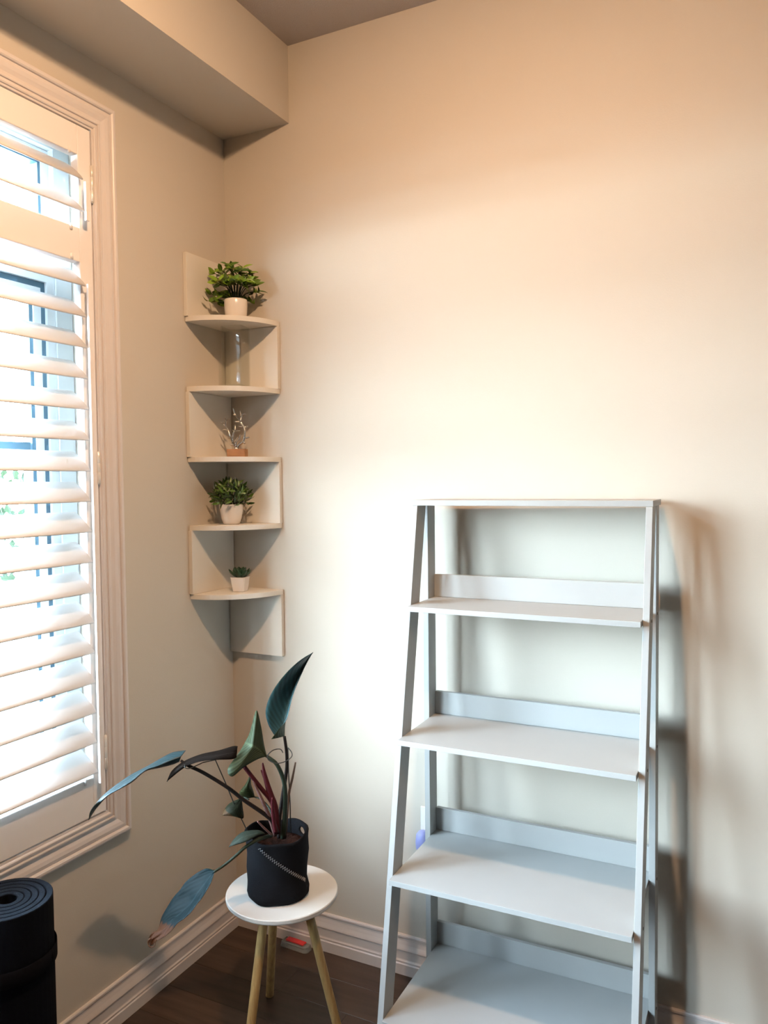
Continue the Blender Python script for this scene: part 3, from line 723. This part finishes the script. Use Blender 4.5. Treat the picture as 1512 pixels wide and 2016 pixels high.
# small drying leaf and olive leaf on the left
big_leaf([((472,1572,2.17),(474,1573,2.17),(476,1574,2.17)), ((458,1578,2.165),(466,1588,2.15),(478,1590,2.16)), ((448,1585,2.16),(457,1597,2.14),(479,1611,2.15)), ((441,1595,2.16),(449,1602,2.14),(463,1608,2.15)), ((436.5,1605,2.15),(439,1605.5,2.145),(446,1605,2.15))],
         M_lf_dry, M_lf_ol, bulge=.004, flip=True)
big_leaf([((500,1569,2.20),(501,1569,2.20),(501,1568,2.20)), ((484,1571,2.20),(494,1560,2.19),(498,1556,2.20)), ((471,1562,2.20),(487,1549,2.18),(494,1544,2.2)), ((484,1543,2.2),(489,1538,2.19),(494,1533,2.2)), ((492,1527,2.2),(493,1526,2.2),(494,1526,2.2))],
         M_lf_ol, M_lf_ol, bulge=.004, flip=True)
def stem(pts, r, m, name='petiole', n=8, k=5, label=None):
    bm = bmesh.new(); tube(bm, [A(*p) for p in pts], r, n, smooth=k); o = build(name, bm, m, pp, smooth=True)
    if label: o['label'] = label
SD = 2.17
stem([(560,1450,2.17),(563.5,1475,2.175),(565,1500,2.18),(563,1525,2.185),(556,1570,2.185),(550,1612,2.18),(549,1650,2.17)], [.0042,.0045,.0048,.005,.0055,.006,.006], M_stemk)
stem([(524,1488,2.135),(533,1494,2.13),(545,1505,2.13),(555.5,1527,2.135),(561,1553,2.14),(561,1600,2.15),(557,1650,2.16)], [.004,.0048,.0055,.006,.0065,.0068,.007], M_stem)
stem([(356,1497,2.085),(372,1508,2.085),(400,1521,2.09),(447.6,1550,2.10),(480,1575,2.11),(532,1612,2.13),(546,1640,2.14)], [.0032,.0046,.005,.0052,.0055,.006,.006], M_stemk)
stem([(421,1717,2.03),(442,1703,2.045),(465,1684,2.055),(484,1667,2.07),(510,1652,2.085),(535,1645,2.11)], [.0034,.0036,.004,.0045,.005,.005], M_stem)
stem([(480,1508,2.11),(497,1530,2.12),(514,1552,2.13),(535,1580,2.14),(546,1620,2.15)], [.0055,.0055,.006,.006,.006], M_red)
stem([(517,1502,2.14),(521,1525,2.14),(531,1560,2.14),(541,1590,2.14),(546,1640,2.15)], [.0018,.006,.0085,.0095,.008], M_red, 'leaf_sheath', label='dark red leaf sheath')
stem([(514,1516,2.14),(520,1530,2.14)], [.0016,.004], M_red, 'leaf_sheath', label='dark red leaf sheath')
stem([(497,1533,2.12),(505,1552,2.12),(518,1580,2.12),(530,1608,2.13),(542,1645,2.14)], [.0015,.004,.005,.0055,.0055], M_pink, 'leaf_sheath', label='pinkish grey leaf sheath')
stem([(536,1570,2.10),(537,1600,2.11),(543,1640,2.12)], [.0015,.005,.006], M_red, 'leaf_sheath', label='dark red leaf sheath')
stem([(507,1617,2.07),(520,1630,2.08),(534,1643,2.10)], [.002,.0028,.003], M_pink, 'leaf_sheath', label='pinkish grey leaf sheath')
stem([(581.7,1501,2.19),(576,1530,2.19),(569,1562,2.19),(566,1600,2.18),(562,1650,2.17)], [.0022,.0032,.0036,.003,.003], M_brownst, 'dry_stem', label='dry brown stem')
stem([(501,1569,2.20),(514,1574,2.19),(528,1588,2.18),(537,1608,2.16),(545,1640,2.15)], [.002,.0022,.0026,.004,.004], M_stem)
stem([(474,1573,2.17),(480,1570,2.17),(490,1574,2.15)], [.0016,.002,.002], M_stem)
# wire supports
bm = bmesh.new()
tube(bm, [A(*p) for p in ((557,1482,2.15),(552,1475,2.14),(540,1476,2.12),(531,1482,2.11),(526,1490,2.11),(531,1498,2.11),(545,1503,2.11),(562,1499,2.12),(574,1490,2.15),(574,1481,2.17),(567,1472,2.19))], .0014, 6, smooth=4)
tube(bm, [A(*p) for p in ((567,1472,2.19),(568,1520,2.19),(571,1580,2.19),(572.5,1640,2.19))], .0016, 6)
build('plant_support', bm, M_wire, pp, smooth=True)
bm = bmesh.new()
tube(bm, [A(*p) for p in ((400,1501,2.08),(385,1508,2.07),(372,1513,2.06),(364,1511,2.05),(364,1506,2.06))], .0013, 6, smooth=4)
tube(bm, [A(*p) for p in ((400,1501,2.08),(424,1496,2.14),(446,1546,2.15),(462,1585,2.155),(484,1630,2.16),(492,1646,2.16))], .0016, 6)
build('plant_support', bm, M_wire, pp, smooth=True)

# ------------------------------------------------------------ rolled exercise mat
MC = Vector((.1235, -1.035, 0)); MH = .623; MR = .1065
mt = thing('exercise_mat', 'thick black foam exercise mat rolled up and standing on end below the window', 'mat', MC)
bm = bmesh.new(); pitch = .0158; tk = .0145; turns = 4.7; n = int(turns*40); rows = []
for i in range(n+1):
    a = i/40*2*math.pi; ro = MR-pitch*i/40; 
    if i > 12: ro -= .0012
    ri = ro-tk; ang = R_(150)-a
    c_, s_ = math.cos(ang), math.sin(ang)
    ch = .0015
    rows.append([bm.verts.new(p) for p in ((ri*c_, ri*s_, 0), (ro*c_, ro*s_, 0), (ro*c_, ro*s_, MH-ch), ((ro-ch)*c_, (ro-ch)*s_, MH), ((ri+ch)*c_, (ri+ch)*s_, MH), (ri*c_, ri*s_, MH-ch))])
for a, b in zip(rows, rows[1:]):
    for k in range(6):
        f = bm.faces.new((a[k], a[(k+1) % 6], b[(k+1) % 6], b[k])); f.material_index = 1 if k == 3 else 0
bm.faces.new(rows[0]); bm.faces.new(rows[-1][::-1]); bmesh.ops.recalc_face_normals(bm, faces=bm.faces[:])
build('foam_roll', bm, None, mt, mats=[M_mat, M_matend])
bm = bmesh.new()
lathe(bm, [(MR+.0004, .470), (MR+.0016, .471), (MR+.0016, .507), (MR+.0004, .508)], 64); build('strap', bm, M_strap, mt, smooth=True)
bm = bmesh.new(); lathe(bm, [(0, .474), (.004, .476), (.0055, .489), (.004, .502), (0, .504)], 12, ((MR-.002)*math.cos(R_(24)), (MR-.002)*math.sin(R_(24)), 0)); build('strap_loop', bm, M_strap, mt, smooth=True)

# ------------------------------------------------------------ small things by the back wall
t = thing('plastic_case', 'small clear plastic case with red contents on the floor behind the stool', 'case', (.278, -.0400, .0003), R_(-3))
bm = bmesh.new(); prism(bm, [(-.055, -.018), (.047, -.018), (.055, -.008), (.055, .016), (-.055, .016)], 0, .020, lambda u, v, tt: (u*(1-.06*(tt > 0)), v*(1-.1*(tt > 0)), tt)); build('shell', bm, M_blister, t, bevel=.002)
bm = bx(-.038, .036, -.010, .012, .0205, .0255); build('insert', bm, M_redpl, t, bevel=.002)
t = thing('wall_plate', 'white wall plate half hidden behind the left back leg of the ladder shelf', 'outlet', (.770, -.0002, .505))
build('cover', bx(-.036, .036, -.006, 0, -.058, .058), M_plate, t, bevel=.002)
for dz in (-.02, .02): build('socket', bx(-.016, .016, -.0085, -.0055, dz-.014, dz+.014), M_plate, t, bevel=.002)
t = thing('plug_in_device', 'small pale blue plug-in device in the wall plate behind the ladder shelf', 'device', (.752, -.0088, .470))
bm = bmesh.new(); lathe(bm, [(0, -.034), (.016, -.034), (.021, -.028), (.0225, -.008), (.020, .016), (.012, .026), (0, .028)], 24, (0, -.0235, 0)); build('body', bm, M_plug, t, smooth=True)
